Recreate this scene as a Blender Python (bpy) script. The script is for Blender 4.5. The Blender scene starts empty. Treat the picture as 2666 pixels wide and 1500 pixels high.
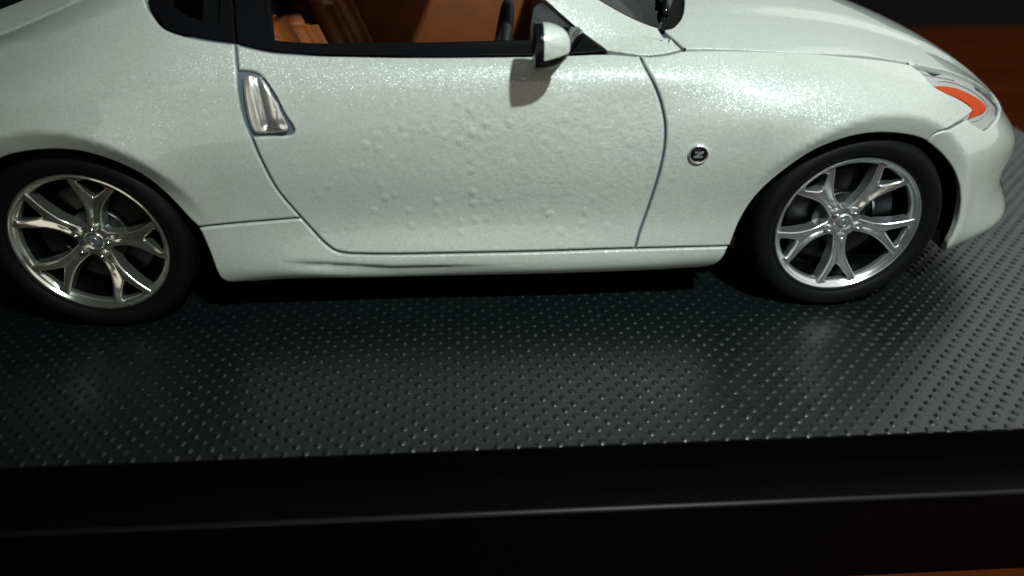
import bpy, bmesh, math, random
import numpy as np
from mathutils import Vector
from mathutils.geometry import delaunay_2d_cdt

# ------------------------------------------------------------------ scene, camera, light
# Units below are millimetres of the real 1:24 model (turned into metres with MM).
# x = towards the car's nose, y = away from the camera, z = up; z = 0 is the top of the display plate.
MM = 0.001
scene = bpy.context.scene
col = scene.collection

CAM_POS = np.array([0.358, -88.418, 60.853])
CAM_ROT = (1.006478, 0.000603, -0.051319)
F_PX = 1850.0                                     # focal length in pixels of the 2666 px wide photograph
cam = bpy.data.cameras.new('camera')
cam_ob = bpy.data.objects.new('camera', cam)
col.objects.link(cam_ob)
cam_ob.location = CAM_POS * MM
cam_ob.rotation_euler = CAM_ROT
cam.sensor_fit = 'HORIZONTAL'
cam.sensor_width = 36.0
cam.lens = 36.0 * F_PX / 2666.0
cam.clip_start = 0.004
cam.clip_end = 20.0
cam.dof.use_dof = True
cam.dof.focus_distance = 0.098
cam.dof.aperture_fstop = 15.0
scene.camera = cam_ob

world = bpy.data.worlds.new('World')
scene.world = world
world.use_nodes = True
bg = world.node_tree.nodes['Background']
bg.inputs['Color'].default_value = (0.85, 0.9, 0.8, 1)
bg.inputs['Strength'].default_value = 0.006


def lamp(name, kind, pos, power, color, size, target=None, cone=70):
    l = bpy.data.lights.new(name, kind)
    l.energy = power
    l.color = color
    o = bpy.data.objects.new(name, l)
    col.objects.link(o)
    o.location = np.array(pos) * MM
    if kind == 'SPOT':
        l.shadow_soft_size = size * MM
        l.spot_size = math.radians(cone)
        l.spot_blend = 1.0
        d = Vector(np.array(target, float) - np.array(pos, float))
        o.rotation_euler = d.to_track_quat('-Z', 'Y').to_euler()
    else:
        l.shape = 'DISK'
        l.size = size * MM
        d = Vector(np.array(target, float) - np.array(pos, float))
        o.rotation_euler = d.to_track_quat('-Z', 'Y').to_euler()
    return o


lamp('desk_lamp', 'SPOT', (50, -102, 152), 1.32, (0.89, 1.0, 0.955), 3.4, (46, 60, 10), 100)
lamp('ceiling_light', 'AREA', (480, 600, 380), 0.6, (0.88, 1.0, 0.97), 700, (150, 150, 0))
lamp('side_fill', 'AREA', (440, 60, 290), 1.35, (1.0, 0.98, 0.90), 860, (120, 90, 0))  # added broad fill to brighten the nose and the table, no actual lamp
lamp('bounce_fill', 'AREA', (-40, -420, 90), 0.18, (1.0, 0.92, 0.76), 300, (10, 0, 20))  # added weak warm fill, stands in for bounced light from the camera side

scene.render.engine = 'CYCLES'
scene.cycles.use_denoising = True
scene.cycles.max_bounces = 8
scene.cycles.transparent_max_bounces = 12
scene.cycles.sample_clamp_indirect = 4.0
scene.view_settings.view_transform = 'Standard'
scene.view_settings.look = 'None'
scene.view_settings.exposure = 0.0
scene.view_settings.gamma = 1.0

# ------------------------------------------------------------------ materials


def new_mat(name):
    m = bpy.data.materials.new(name)
    m.use_nodes = True
    nt = m.node_tree
    return m, nt, nt.nodes['Principled BSDF']


def nd(nt, kind, **kw):
    n = nt.nodes.new(kind)
    for k, v in kw.items():
        if k in n.inputs:
            n.inputs[k].default_value = v
        else:
            setattr(n, k, v)
    return n


def coords(nt, scale=1000.0):
    """object coordinates in millimetres"""
    tc = nd(nt, 'ShaderNodeTexCoord')
    mp = nd(nt, 'ShaderNodeMapping')
    mp.inputs['Scale'].default_value = (scale,) * 3
    nt.links.new(tc.outputs['Object'], mp.inputs['Vector'])
    return mp.outputs['Vector']


def simple(name, color, rough=0.5, metal=0.0, spec=0.5, coat=0.0, noise=0.0, noise_scale=1.0, bump=0.0, bump_scale=2.0):
    m, nt, b = new_mat(name)
    b.inputs['Base Color'].default_value = (*color, 1)
    b.inputs['Roughness'].default_value = rough
    b.inputs['Metallic'].default_value = metal
    b.inputs['Specular IOR Level'].default_value = spec
    b.inputs['Coat Weight'].default_value = coat
    b.inputs['Coat Roughness'].default_value = 0.05
    v = None
    if noise or bump:
        v = coords(nt)
    if noise:
        n = nd(nt, 'ShaderNodeTexNoise', Scale=noise_scale, Detail=5.0)
        nt.links.new(v, n.inputs['Vector'])
        mx = nd(nt, 'ShaderNodeMix', data_type='RGBA')
        mx.inputs['A'].default_value = (*[c * (1 - noise) for c in color], 1)
        mx.inputs['B'].default_value = (*[min(1, c * (1 + noise)) for c in color], 1)
        nt.links.new(n.outputs['Fac'], mx.inputs['Factor'])
        nt.links.new(mx.outputs['Result'], b.inputs['Base Color'])
    if bump:
        n = nd(nt, 'ShaderNodeTexNoise', Scale=bump_scale, Detail=3.0)
        nt.links.new(v, n.inputs['Vector'])
        bp = nd(nt, 'ShaderNodeBump', Strength=1.0, Distance=bump * MM)
        nt.links.new(n.outputs['Fac'], bp.inputs['Height'])
        nt.links.new(bp.outputs['Normal'], b.inputs['Normal'])
    return m


def make_paint():
    """pearl white: soft base, mica flakes with their own tilt, clear coat with orange peel and dust nibs"""
    m, nt, b = new_mat('pearl_white_paint')
    L = nt.links.new
    v = coords(nt)
    # mica flakes
    vo = nd(nt, 'ShaderNodeTexVoronoi', Scale=12.0, Randomness=1.0)
    L(v, vo.inputs['Vector'])
    sub = nd(nt, 'ShaderNodeVectorMath', operation='SUBTRACT')
    sub.inputs[1].default_value = (0.5, 0.5, 0.5)
    L(vo.outputs['Color'], sub.inputs[0])
    geo = nd(nt, 'ShaderNodeNewGeometry')

    def tilted(amount):
        sc = nd(nt, 'ShaderNodeVectorMath', operation='SCALE')
        sc.inputs['Scale'].default_value = amount
        L(sub.outputs['Vector'], sc.inputs[0])
        ad = nd(nt, 'ShaderNodeVectorMath', operation='ADD')
        L(geo.outputs['Normal'], ad.inputs[0])
        L(sc.outputs['Vector'], ad.inputs[1])
        no = nd(nt, 'ShaderNodeVectorMath', operation='NORMALIZE')
        L(ad.outputs['Vector'], no.inputs[0])
        return no.outputs['Vector']
    # orange peel + a few nibs under the coat
    n1 = nd(nt, 'ShaderNodeTexNoise', Scale=1.1, Detail=2.0)
    L(v, n1.inputs['Vector'])
    wn = nd(nt, 'ShaderNodeTexNoise', Scale=1.4, Detail=1.0)
    L(v, wn.inputs['Vector'])
    wv = nd(nt, 'ShaderNodeVectorMath', operation='MULTIPLY_ADD')
    wv.inputs[1].default_value = (0.3, 0.3, 0.3)
    L(wn.outputs['Color'], wv.inputs[0])
    L(v, wv.inputs[2])
    n2 = nd(nt, 'ShaderNodeTexVoronoi', Scale=0.58, Randomness=1.0)
    L(wv.outputs['Vector'], n2.inputs['Vector'])
    sepc = nd(nt, 'ShaderNodeSeparateColor')
    L(n2.outputs['Color'], sepc.inputs['Color'])
    hgt = nd(nt, 'ShaderNodeMath', operation='POWER')
    hgt.inputs[1].default_value = 1.2
    L(sepc.outputs['Red'], hgt.inputs[0])
    nib = nd(nt, 'ShaderNodeMapRange')
    nib.inputs['From Min'].default_value = 0.0
    nib.inputs['From Max'].default_value = 0.52
    nib.inputs['To Min'].default_value = 1.0
    nib.inputs['To Max'].default_value = 0.0
    nib.interpolation_type = 'SMOOTHSTEP'
    L(n2.outputs['Distance'], nib.inputs['Value'])
    n3 = nd(nt, 'ShaderNodeTexNoise', Scale=0.11, Detail=1.0)
    L(v, n3.inputs['Vector'])
    msk = nd(nt, 'ShaderNodeMapRange')
    msk.inputs['From Min'].default_value = 0.30
    msk.inputs['From Max'].default_value = 0.52
    L(n3.outputs['Fac'], msk.inputs['Value'])
    mul = nd(nt, 'ShaderNodeMath', operation='MULTIPLY')
    mu0 = nd(nt, 'ShaderNodeMath', operation='MULTIPLY')
    L(nib.outputs['Result'], mu0.inputs[0])
    L(hgt.outputs['Value'], mu0.inputs[1])
    L(mu0.outputs['Value'], mul.inputs[0])
    L(msk.outputs['Result'], mul.inputs[1])
    # the lumpiest patch of the spray job is the middle of the door
    ctr = nd(nt, 'ShaderNodeVectorMath', operation='SUBTRACT')
    ctr.inputs[1].default_value = (13.0, -36.0, 31.0)
    L(v, ctr.inputs[0])
    sq = nd(nt, 'ShaderNodeVectorMath', operation='MULTIPLY')
    sq.inputs[1].default_value = (1.0, 0.3, 1.5)
    L(ctr.outputs['Vector'], sq.inputs[0])
    ln = nd(nt, 'ShaderNodeVectorMath', operation='LENGTH')
    L(sq.outputs['Vector'], ln.inputs[0])
    pm = nd(nt, 'ShaderNodeMapRange')
    pm.interpolation_type = 'SMOOTHSTEP'
    pm.inputs['From Min'].default_value = 10.0
    pm.inputs['From Max'].default_value = 34.0
    pm.inputs['To Min'].default_value = 1.0
    pm.inputs['To Max'].default_value = 0.0
    L(ln.outputs['Value'], pm.inputs['Value'])
    ct2 = nd(nt, 'ShaderNodeVectorMath', operation='SUBTRACT')
    ct2.inputs[1].default_value = (2.0, -36.0, 22.0)
    L(v, ct2.inputs[0])
    sq2 = nd(nt, 'ShaderNodeVectorMath', operation='MULTIPLY')
    sq2.inputs[1].default_value = (0.75, 0.3, 1.5)
    L(ct2.outputs['Vector'], sq2.inputs[0])
    ln2 = nd(nt, 'ShaderNodeVectorMath', operation='LENGTH')
    L(sq2.outputs['Vector'], ln2.inputs[0])
    pm2 = nd(nt, 'ShaderNodeMapRange')
    pm2.interpolation_type = 'SMOOTHSTEP'
    pm2.inputs['From Min'].default_value = 7.0
    pm2.inputs['From Max'].default_value = 25.0
    pm2.inputs['To Min'].default_value = 1.0
    pm2.inputs['To Max'].default_value = 0.0
    L(ln2.outputs['Value'], pm2.inputs['Value'])
    mu2 = nd(nt, 'ShaderNodeMath', operation='MULTIPLY')
    L(mul.outputs['Value'], mu2.inputs[0])
    L(pm2.outputs['Result'], mu2.inputs[1])
    pe = nd(nt, 'ShaderNodeMath', operation='MULTIPLY_ADD')
    pe.inputs[1].default_value = 0.96
    pe.inputs[2].default_value = 0.04
    L(pm.outputs['Result'], pe.inputs[0])
    mu3 = nd(nt, 'ShaderNodeMath', operation='MULTIPLY')
    L(n1.outputs['Fac'], mu3.inputs[0])
    L(pe.outputs['Value'], mu3.inputs[1])
    bp1 = nd(nt, 'ShaderNodeBump', Strength=1.0, Distance=0.11 * MM)
    L(mu3.outputs['Value'], bp1.inputs['Height'])
    bp2 = nd(nt, 'ShaderNodeBump', Strength=1.0, Distance=0.15 * MM)
    L(mu2.outputs['Value'], bp2.inputs['Height'])
    L(bp1.outputs['Normal'], bp2.inputs['Normal'])
    # faint mottling of the hand-sprayed coat
    n4 = nd(nt, 'ShaderNodeTexNoise', Scale=0.35, Detail=6.0, Roughness=0.7)
    L(v, n4.inputs['Vector'])
    mx = nd(nt, 'ShaderNodeMix', data_type='RGBA')
    mx.inputs['A'].default_value = (0.43, 0.47, 0.44, 1)
    mx.inputs['B'].default_value = (0.52, 0.56, 0.525, 1)
    L(n4.outputs['Fac'], mx.inputs['Factor'])
    n5 = nd(nt, 'ShaderNodeTexNoise', Scale=3.2, Detail=2.0, Roughness=0.6)
    L(v, n5.inputs['Vector'])
    gr = nd(nt, 'ShaderNodeMapRange')
    gr.inputs['From Min'].default_value = 0.3
    gr.inputs['From Max'].default_value = 0.7
    gr.inputs['To Min'].default_value = 0.90
    gr.inputs['To Max'].default_value = 1.08
    L(n5.outputs['Fac'], gr.inputs['Value'])
    gm = nd(nt, 'ShaderNodeVectorMath', operation='SCALE')
    L(mx.outputs['Result'], gm.inputs[0])
    L(gr.outputs['Result'], gm.inputs['Scale'])
    L(gm.outputs['Vector'], b.inputs['Base Color'])
    b.inputs['Roughness'].default_value = 0.42
    b.inputs['Specular IOR Level'].default_value = 0.22
    b.inputs['Coat Weight'].default_value = 1.0
    b.inputs['Coat Roughness'].default_value = 0.022
    L(bp2.outputs['Normal'], b.inputs['Normal'])
    L(bp2.outputs['Normal'], b.inputs['Coat Normal'])
    gl = nd(nt, 'ShaderNodeBsdfGlossy')
    gl.inputs['Roughness'].default_value = 0.31
    gl.inputs['Color'].default_value = (0.86, 0.90, 1.0, 1)
    L(tilted(0.55), gl.inputs['Normal'])
    mixs = nd(nt, 'ShaderNodeMixShader')
    mixs.inputs['Fac'].default_value = 0.062
    L(b.outputs['BSDF'], mixs.inputs[1])
    L(gl.outputs['BSDF'], mixs.inputs[2])
    L(mixs.outputs['Shader'], nt.nodes['Material Output'].inputs['Surface'])
    return m


def make_clear(name, tint, ior=1.5, rough=0.02, edge=1.0):
    """thin clear sheet: see-through with a mirror sheen that grows at grazing angles"""
    m, nt, b = new_mat(name)
    nt.nodes.remove(b)
    L = nt.links.new
    tr = nd(nt, 'ShaderNodeBsdfTransparent')
    tr.inputs['Color'].default_value = (*tint, 1)
    gl = nd(nt, 'ShaderNodeBsdfGlossy')
    gl.inputs['Roughness'].default_value = rough
    # Schlick, the same from both faces of the thin sheet
    lw = nd(nt, 'ShaderNodeLayerWeight', Blend=0.5)
    pw = nd(nt, 'ShaderNodeMath', operation='POWER')
    pw.inputs[1].default_value = 5.0
    L(lw.outputs['Facing'], pw.inputs[0])
    f0 = ((ior - 1) / (ior + 1)) ** 2
    fr = nd(nt, 'ShaderNodeMath', operation='MULTIPLY_ADD')
    fr.inputs[1].default_value = (1.0 - f0) * edge
    fr.inputs[2].default_value = f0
    L(pw.outputs['Value'], fr.inputs[0])
    mx = nd(nt, 'ShaderNodeMixShader')
    L(fr.outputs['Value'], mx.inputs['Fac'])
    L(tr.outputs['BSDF'], mx.inputs[1])
    L(gl.outputs['BSDF'], mx.inputs[2])
    L(mx.outputs['Shader'], nt.nodes['Material Output'].inputs['Surface'])
    return m


M = {}
M['paint'] = make_paint()
M['seam'] = simple('seam_ink', (0.085, 0.11, 0.14), 0.7)
M['black'] = simple('satin_black', (0.006, 0.006, 0.0075), 0.13, spec=0.2, bump=0.01, bump_scale=1.5)
M['sash'] = simple('sash_black', (0.005, 0.005, 0.006), 0.34, spec=0.035, bump=0.006, bump_scale=2.0)
M['void'] = simple('matt_black', (0.006, 0.006, 0.006), 0.9, spec=0.1)
M['rubber'] = simple('tyre_rubber', (0.0035, 0.0035, 0.004), 0.6, spec=0.16, noise=0.3, noise_scale=0.6)
M['chrome'] = simple('chrome_plate', (0.78, 0.81, 0.73), 0.17, 0.93, bump=0.03, bump_scale=0.7)
M['silver'] = simple('silver_paint', (0.84, 0.87, 0.91), 0.23, 0.93, noise=0.12, noise_scale=2.5, bump=0.012, bump_scale=5.0)
M['handle_chrome'] = simple('handle_chrome', (0.88, 0.88, 0.89), 0.28, 0.85)
M['disc'] = simple('brake_steel', (0.055, 0.055, 0.06), 0.35, 1.0, noise=0.2, noise_scale=2.0)
M['glass'] = make_clear('window_clear', (0.80, 0.84, 0.82))
M['lens'] = make_clear('lens_clear', (0.95, 0.96, 0.96), 1.14, edge=0.12)
M['reflector'] = simple('lamp_reflector', (0.42, 0.41, 0.41), 0.35, 0.25)
M['smoke'] = simple('lamp_smoke', (0.10, 0.11, 0.12), 0.25)
M['amber'] = simple('amber_plastic', (0.52, 0.048, 0.001), 0.4, spec=0.06, noise=0.35, noise_scale=0.5)
M['orange'] = simple('persimmon_leather', (0.30, 0.072, 0.012), 0.55, noise=0.45, noise_scale=0.22, bump=0.05, bump_scale=1.5)
M['dark_trim'] = simple('dark_interior', (0.02, 0.02, 0.022), 0.6)
M['emblem'] = simple('emblem_silver', (0.42, 0.43, 0.46), 0.35, 0.7)
M['base'] = simple('base_black_plastic', (0.005, 0.0075, 0.008), 0.33, spec=0.58, bump=0.012, bump_scale=6.0)
M['base_smooth'] = simple('base_smooth_plastic', (0.002, 0.0016, 0.002), 0.5, spec=0.04)
M['rim_edge'] = simple('base_edge_plastic', (0.004, 0.004, 0.004), 0.42, spec=0.28)


def make_wood():
    m, nt, b = new_mat('dark_wood')
    L = nt.links.new
    v = coords(nt, 1000.0)
    mp = nd(nt, 'ShaderNodeMapping')
    mp.inputs['Scale'].default_value = (0.012, 0.16, 0.1)
    L(v, mp.inputs['Vector'])
    n = nd(nt, 'ShaderNodeTexNoise', Scale=1.0, Detail=6.0, Roughness=0.62)
    L(mp.outputs['Vector'], n.inputs['Vector'])
    cr = nd(nt, 'ShaderNodeValToRGB')
    cr.color_ramp.elements[0].position = 0.3
    cr.color_ramp.elements[0].color = (0.05, 0.0105, 0.0026, 1)
    cr.color_ramp.elements[1].position = 0.75
    cr.color_ramp.elements[1].color = (0.10, 0.022, 0.0052, 1)
    L(n.outputs['Fac'], cr.inputs['Fac'])
    L(cr.outputs['Color'], b.inputs['Base Color'])
    b.inputs['Roughness'].default_value = 0.6
    b.inputs['Specular IOR Level'].default_value = 0.0
    return m


M['wood'] = make_wood()

# ------------------------------------------------------------------ photo pixels -> directions
ax, ay, az = CAM_ROT
_cx, _sx, _cy, _sy, _cz, _sz = math.cos(ax), math.sin(ax), math.cos(ay), math.sin(ay), math.cos(az), math.sin(az)
RM = (np.array([[_cz, -_sz, 0], [_sz, _cz, 0], [0, 0, 1]]) @ np.array([[_cy, 0, _sy], [0, 1, 0], [-_sy, 0, _cy]])
      @ np.array([[1, 0, 0], [0, _cx, -_sx], [0, _sx, _cx]]))
DS = 2576.0 / 2666.0                                # the pixel lists below were read off a 2576 px wide view


def project(P):
    q = (P - CAM_POS) @ RM
    return np.stack([(1333 + F_PX * q[:, 0] / -q[:, 2]) * DS, (750 - F_PX * q[:, 1] / -q[:, 2]) * DS], 1)


def at_y(px, py, y):
    d = RM @ np.array([(px / DS - 1333) / F_PX, -(py / DS - 750) / F_PX, -1.0])
    return CAM_POS + d * (y - CAM_POS[1]) / d[1]


# ------------------------------------------------------------------ smooth lofted body surfaces
def spline_op(k):
    k = np.asarray(k, float)
    n = len(k)
    A = np.eye(n)
    B = np.zeros((n, n))
    for i in range(1, n - 1):
        h0, h1 = k[i] - k[i - 1], k[i + 1] - k[i]
        A[i, i - 1], A[i, i], A[i, i + 1] = h0 / 6, (h0 + h1) / 3, h1 / 6
        B[i, i - 1], B[i, i], B[i, i + 1] = 1 / h0, -1 / h0 - 1 / h1, 1 / h1
    return k, np.linalg.solve(A, B)


def spline_w(op, t):
    k, Mx = op
    t = np.clip(np.asarray(t, float), k[0], k[-1])
    i = np.clip(np.searchsorted(k, t, 'right') - 1, 0, len(k) - 2)
    h = k[i + 1] - k[i]
    a = (k[i + 1] - t) / h
    b = 1 - a
    W = ((a ** 3 - a) * h * h / 6)[:, None] * Mx[i] + ((b ** 3 - b) * h * h / 6)[:, None] * Mx[i + 1]
    r = np.arange(len(t))
    W[r, i] += a
    W[r, i + 1] += b
    return W


def interp1(k, d):
    op = spline_op(k)
    d = np.asarray(d, float)
    return lambda t: spline_w(op, np.atleast_1d(t)) @ d


YC = 36.4                                           # the car's centre line
RW, WX = 13.67, 53.125                              # tyre radius, half wheelbase

ROW_T = [4, 6.6, 8.8, 11, 15, 21, 28, 33, 36.6, 38.5, 45, 52]
# stations: u, then (y, z) for each row at x = u, or (x, y, z)
ST = {}
ST[-116] = [(-86, 36.4, 8), (-87, 36.4, 9), (-88, 36.4, 11), (-88.5, 36.4, 13), (-88.5, 36.4, 16), (-88.5, 36.4, 21), (-88.5, 36.4, 27), (-88, 36.4, 31), (-87.5, 36.4, 33), (-86.5, 36.4, 34.5), (-84, 36.4, 35.5), (-80, 36.4, 37.5)]
ST[-98] = [(-84, 17, 8), (-85, 16.5, 9), (-86, 16, 11), (-86.5, 16, 13), (-86.5, 16, 16), (-86.5, 16, 21), (-86, 16, 27), (-85.5, 16.5, 31), (-85, 17, 33), (-84, 18, 34.2), (-81.5, 20, 35.3), (-78, 24, 37.2)]
ST[-82] = [(-78, 7, 8), (-79, 5, 8.5), (-80, 4, 10.5), (-80, 3.6, 13), (-80, 3.5, 16), (-80, 3.2, 21), (-79.5, 3, 27.5), (-79, 4, 31), (-78.5, 5.5, 32.8), (-78, 8, 34), (-76.5, 12, 35.6), (-74, 17, 37.2)]
ST[-70] = [(4, 7.5), (1.6, 8), (0.6, 10), (0.2, 12.5), (0, 16), (-0.6, 21.5), (-0.9, 28.2), (0.2, 31.6), (1.9, 33.6), (4.2, 34.9), (8, 36.4), (12.6, 37.0)]
ST[-61] = [(3.5, 7), (0.9, 7.5), (-0.1, 9.5), (-0.6, 12), (-1, 16), (-2.0, 22), (-2.5, 28.8), (-1.4, 32.3), (0.5, 34.6), (3.1, 36.0), (7.2, 38.2), (12, 39.3)]
ST[-53] = [(3, 6.8), (0.5, 7.2), (-0.5, 9.2), (-1, 11.8), (-1.3, 16), (-2.2, 22), (-2.7, 29), (-1.7, 33), (0.2, 35.8), (3.1, 37.7), (7.2, 40.3), (12, 42.2)]
ST[-44] = [(2.7, 6.7), (0.2, 7.1), (-0.8, 9.1), (-1.1, 11.6), (-1.2, 16), (-1.8, 22), (-2.2, 29), (-1.1, 33.6), (0.9, 37.0), (3.8, 39.6), (7.4, 43), (12, 45.6)]
ST[-36] = [(2.5, 6.6), (0.1, 7.0), (-0.9, 9), (-1.0, 11.4), (-0.7, 15.8), (-0.8, 21.8), (-1.0, 28.6), (0.0, 33.8), (1.7, 37.6), (4.3, 40.6), (8.2, 45), (12.9, 49.2)]
ST[-28] = [(3.2, 6.5), (0.9, 6.9), (-0.8, 8.8), (-0.8, 11.2), (-0.1, 15.3), (-0.1, 21.3), (-0.1, 28.2), (0.7, 33.4), (2.2, 37.0), (4.2, 39.4), (8.6, 45.4), (13.7, 51)]
ST[-20] = [(3.2, 6.4), (0.9, 6.8), (-0.7, 8.7), (-0.6, 11), (0.4, 15), (0.3, 21), (0.3, 28), (1.0, 33), (2.4, 36.4), (4.1, 38.1), (8.8, 45.4), (14.1, 51.6)]
ST[-6] = [(3.2, 6.3), (0.9, 6.7), (-0.7, 8.6), (-0.6, 11), (0.6, 15), (0.5, 21), (0.5, 28), (1.1, 33), (2.5, 36.4), (4.1, 37.7), (8.8, 45.2), (14, 51.4)]
ST[6] = [(3.2, 6.3), (0.9, 6.6), (-0.7, 8.5), (-0.6, 11), (0.5, 15), (0.4, 21), (0.4, 28), (1.0, 33), (2.4, 36.4), (4.1, 37.6), (8.3, 43.9), (12.9, 48)]
ST[13] = [(3.2, 6.3), (0.9, 6.6), (-0.7, 8.5), (-0.6, 11), (0.4, 15), (0.2, 21), (0.2, 28), (0.8, 33), (2.3, 36.3), (4.2, 37.6), (7.8, 41.9), (11.9, 44.9)]
ST[18] = [(3.2, 6.4), (0.8, 6.7), (-0.7, 8.7), (-0.6, 11), (0.3, 15), (0.1, 21), (0.2, 28), (0.85, 33), (2.2, 36.3), (4.2, 37.65), (7.2, 40), (10.6, 42.3)]
ST[25] = [(3.2, 6.5), (0.8, 6.8), (-0.7, 8.8), (-0.7, 11), (0.0, 15), (-0.3, 21), (-0.4, 28), (0.3, 33), (1.8, 36.2), (4.1, 37.8), (6.0, 38.7), (8.2, 39.6)]
ST[36] = [(3.2, 6.8), (0.8, 7.2), (-0.7, 9.2), (-1, 11.2), (-0.8, 15), (-1.4, 21), (-1.7, 28), (-0.55, 32.8), (1.4, 35.9), (4.0, 37.5), (7.2, 38.4), (11, 39.0)]
ST[45] = [(3.2, 7), (0.6, 7.5), (-0.7, 9.3), (-1.1, 11.4), (-1.3, 15), (-2.0, 21), (-2.6, 28), (-1.35, 32.4), (1.2, 35.4), (4.2, 37.0), (7.8, 37.9), (12, 38.5)]
ST[53] = [(3, 7.2), (0.5, 7.7), (-0.6, 9.4), (-1, 11.5), (-1.3, 15), (-2.0, 21), (-2.6, 27.8), (-1.2, 31.9), (1.8, 34.8), (4.9, 36.3), (8.3, 37.1), (13, 37.6)]
ST[61] = [(3.5, 7.4), (0.8, 7.8), (-0.4, 9.5), (-0.8, 11.5), (-1, 15), (-1.2, 20.8), (-1.0, 27), (0.4, 30.9), (3.3, 33.5), (6.2, 34.7), (9.4, 35.5), (14, 36)]
ST[69] = [(67.5, 4.2, 8.0), (68.2, 1.3, 8.2), (69, 0.4, 9.7), (69.2, 0.2, 11.5), (69, 0.3, 15), (68.9, 0.7, 20.5), (68.5, 1.9, 26), (67.7, 4.0, 29.4), (67.2, 6.0, 31.85), (66.9, 8.0, 33.15), (66.4, 11.5, 33.8), (66, 16, 34)]
ST[77] = [(75.0, 7.6, 8.0), (76.6, 5.9, 8.2), (77.6, 4.6, 9.5), (77.4, 4.4, 11.3), (76.2, 4.5, 15), (75.8, 4.9, 20), (75.2, 5.8, 24.6), (74.0, 7.3, 27.6), (73.3, 8.6, 29.65), (72.7, 10.2, 30.85), (71.6, 13.5, 31.6), (70.6, 18, 32)]
ST[86] = [(81.4, 13, 7.6), (82.8, 11.8, 7.9), (84.7, 10.8, 9.2), (84.4, 10.8, 11.0), (82.3, 10.8, 14.8), (82.5, 11.0, 19.3), (81.6, 11.5, 23.0), (79.8, 12.4, 25.6), (79.1, 13.2, 27.0), (78.3, 14.3, 28.15), (76.2, 18, 29.2), (74.5, 22, 30)]
ST[98] = [(86, 23, 7.2), (88, 22.2, 7.5), (90, 21.8, 8.9), (89.8, 21.8, 11.2), (87.8, 21.8, 15), (88.2, 21.8, 19), (87.6, 22, 22.1), (85.8, 22.4, 24.2), (84.9, 23.2, 25.6), (83.9, 24.4, 26.6), (82, 26.5, 27.7), (79.5, 29, 28.6)]
ST[112] = [(88, 36.4, 6.8), (90.5, 36.4, 7), (92, 36.4, 8.7), (92, 36.4, 11.5), (91.2, 36.4, 15), (91.2, 36.4, 18.5), (90.6, 36.4, 21.4), (89.2, 36.4, 23.4), (88, 36.4, 24.8), (86.8, 36.4, 25.8), (84.5, 36.4, 26.9), (82, 36.4, 27.9)]

US = sorted(ST)
CTRL = np.array([[(p if len(p) == 3 else (u, *p)) for p in ST[u]] for u in US], float)     # station, row, xyz
OP_U, OP_T = spline_op(US), spline_op(ROW_T)


def sstep(a, b, x):
    t = np.clip((x - a) / (b - a), 0, 1)
    return t * t * (3 - 2 * t)


def arch_disp(x, z, cx, fade):
    dx, dz = x - cx, z - RW
    r = np.hypot(dx, dz)
    th = np.degrees(np.arctan2(dz, dx))
    w = fade(th)
    q = 17.3 - r
    soft = 0.5 * (q + np.sqrt(q * q + 0.09))                  # rounded knee at the crest of the flare
    return w * (0.40 * soft - 0.85 * np.exp(-np.sqrt((r - 17.3) ** 2 + 0.12) / 2.6) * (z > 3))


def t_x(x):
    return x


def side(u, t):
    u = np.asarray(u, float)
    t = np.asarray(t, float)
    Wu, Wt = spline_w(OP_U, u), spline_w(OP_T, t)
    P = np.einsum('ns,nr,src->nc', Wu, Wt, CTRL)
    x, z = P[:, 0], P[:, 2]
    d = arch_disp(x, z, WX, lambda th: sstep(172, 120, th) * (th > -60) * sstep(-60, -10, th))
    d = d + arch_disp(x, z, -WX, lambda th: np.where(th > -90, sstep(4, 48, th), 1) * (th > -200) + (th < -90) * 1.0)
    # crease along the shoulder below the window
    # scoop at the rear of the side skirt
    s = np.clip((t_x(x) + 28) / 16, 0, 1)
    tc = 10.35 - 1.25 * s
    dep = 0.6 * sstep(-29, -20, x) * sstep(6, -10, x)
    wid = 0.7 + 0.8 * s
    d = d + dep * np.exp(-np.where(t > tc, ((t - tc) / 0.42) ** 2, ((t - tc) / wid) ** 2))
    d = d - 0.5 * np.exp(-((x - 41) ** 2 + (z - 31.5) ** 2) / 60.0)
    d = d + (-0.07 * (x - 38) + 0.32 * (z - 33.4)) * np.exp(-((x - 37) / 8.0) ** 2 - ((z - 33.4) / 3.4) ** 2)
    nose = sstep(74, 66, u) * sstep(-84, -76, u)
    P = P.copy()
    P[:, 1] += d * nose
    return P


def row9(u):
    return side(u, np.full(len(np.atleast_1d(u)), 38.5))


hood_c = [interp1([20, 26, 36, 45, 53, 61, 69, 77, 86, 98, 112], v) for v in
          ([26.5, 32.5, 41, 48.8, 56, 63, 69.4, 74.6, 79.2, 83.6, 86.8],
           [42.8, 42.4, 41.7, 40.8, 39.4, 37.3, 34.9, 32.5, 30.2, 27.8, 25.8])]


def hood(u, s):
    """s = 0 near edge, 1 centre line, 2 far edge"""
    u = np.asarray(u, float)
    s = np.asarray(s, float)
    far = s > 1
    q = np.where(far, 2 - s, s)
    a = row9(u)
    cx_, cz_ = hood_c[0](u), hood_c[1](u)
    x = a[:, 0] + (cx_ - a[:, 0]) * (1 - (1 - q) ** 2)
    y = a[:, 1] + (YC - a[:, 1]) * q
    z = a[:, 2] + (cz_ - a[:, 2]) * (1 - (1 - q) ** 2.2)
    # raised centre with a crease either side
    bw = sstep(1.0, 0.0, np.abs(YC - y) / 21.0)
    z = z + 0.0 * bw + 0.55 * sstep(22.5, 18.5, np.abs(y - YC)) * sstep(24, 40, u) * sstep(100, 70, u)
    y = np.where(far, 2 * YC - y, y)
    return np.stack([x, y, z], 1)


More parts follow.
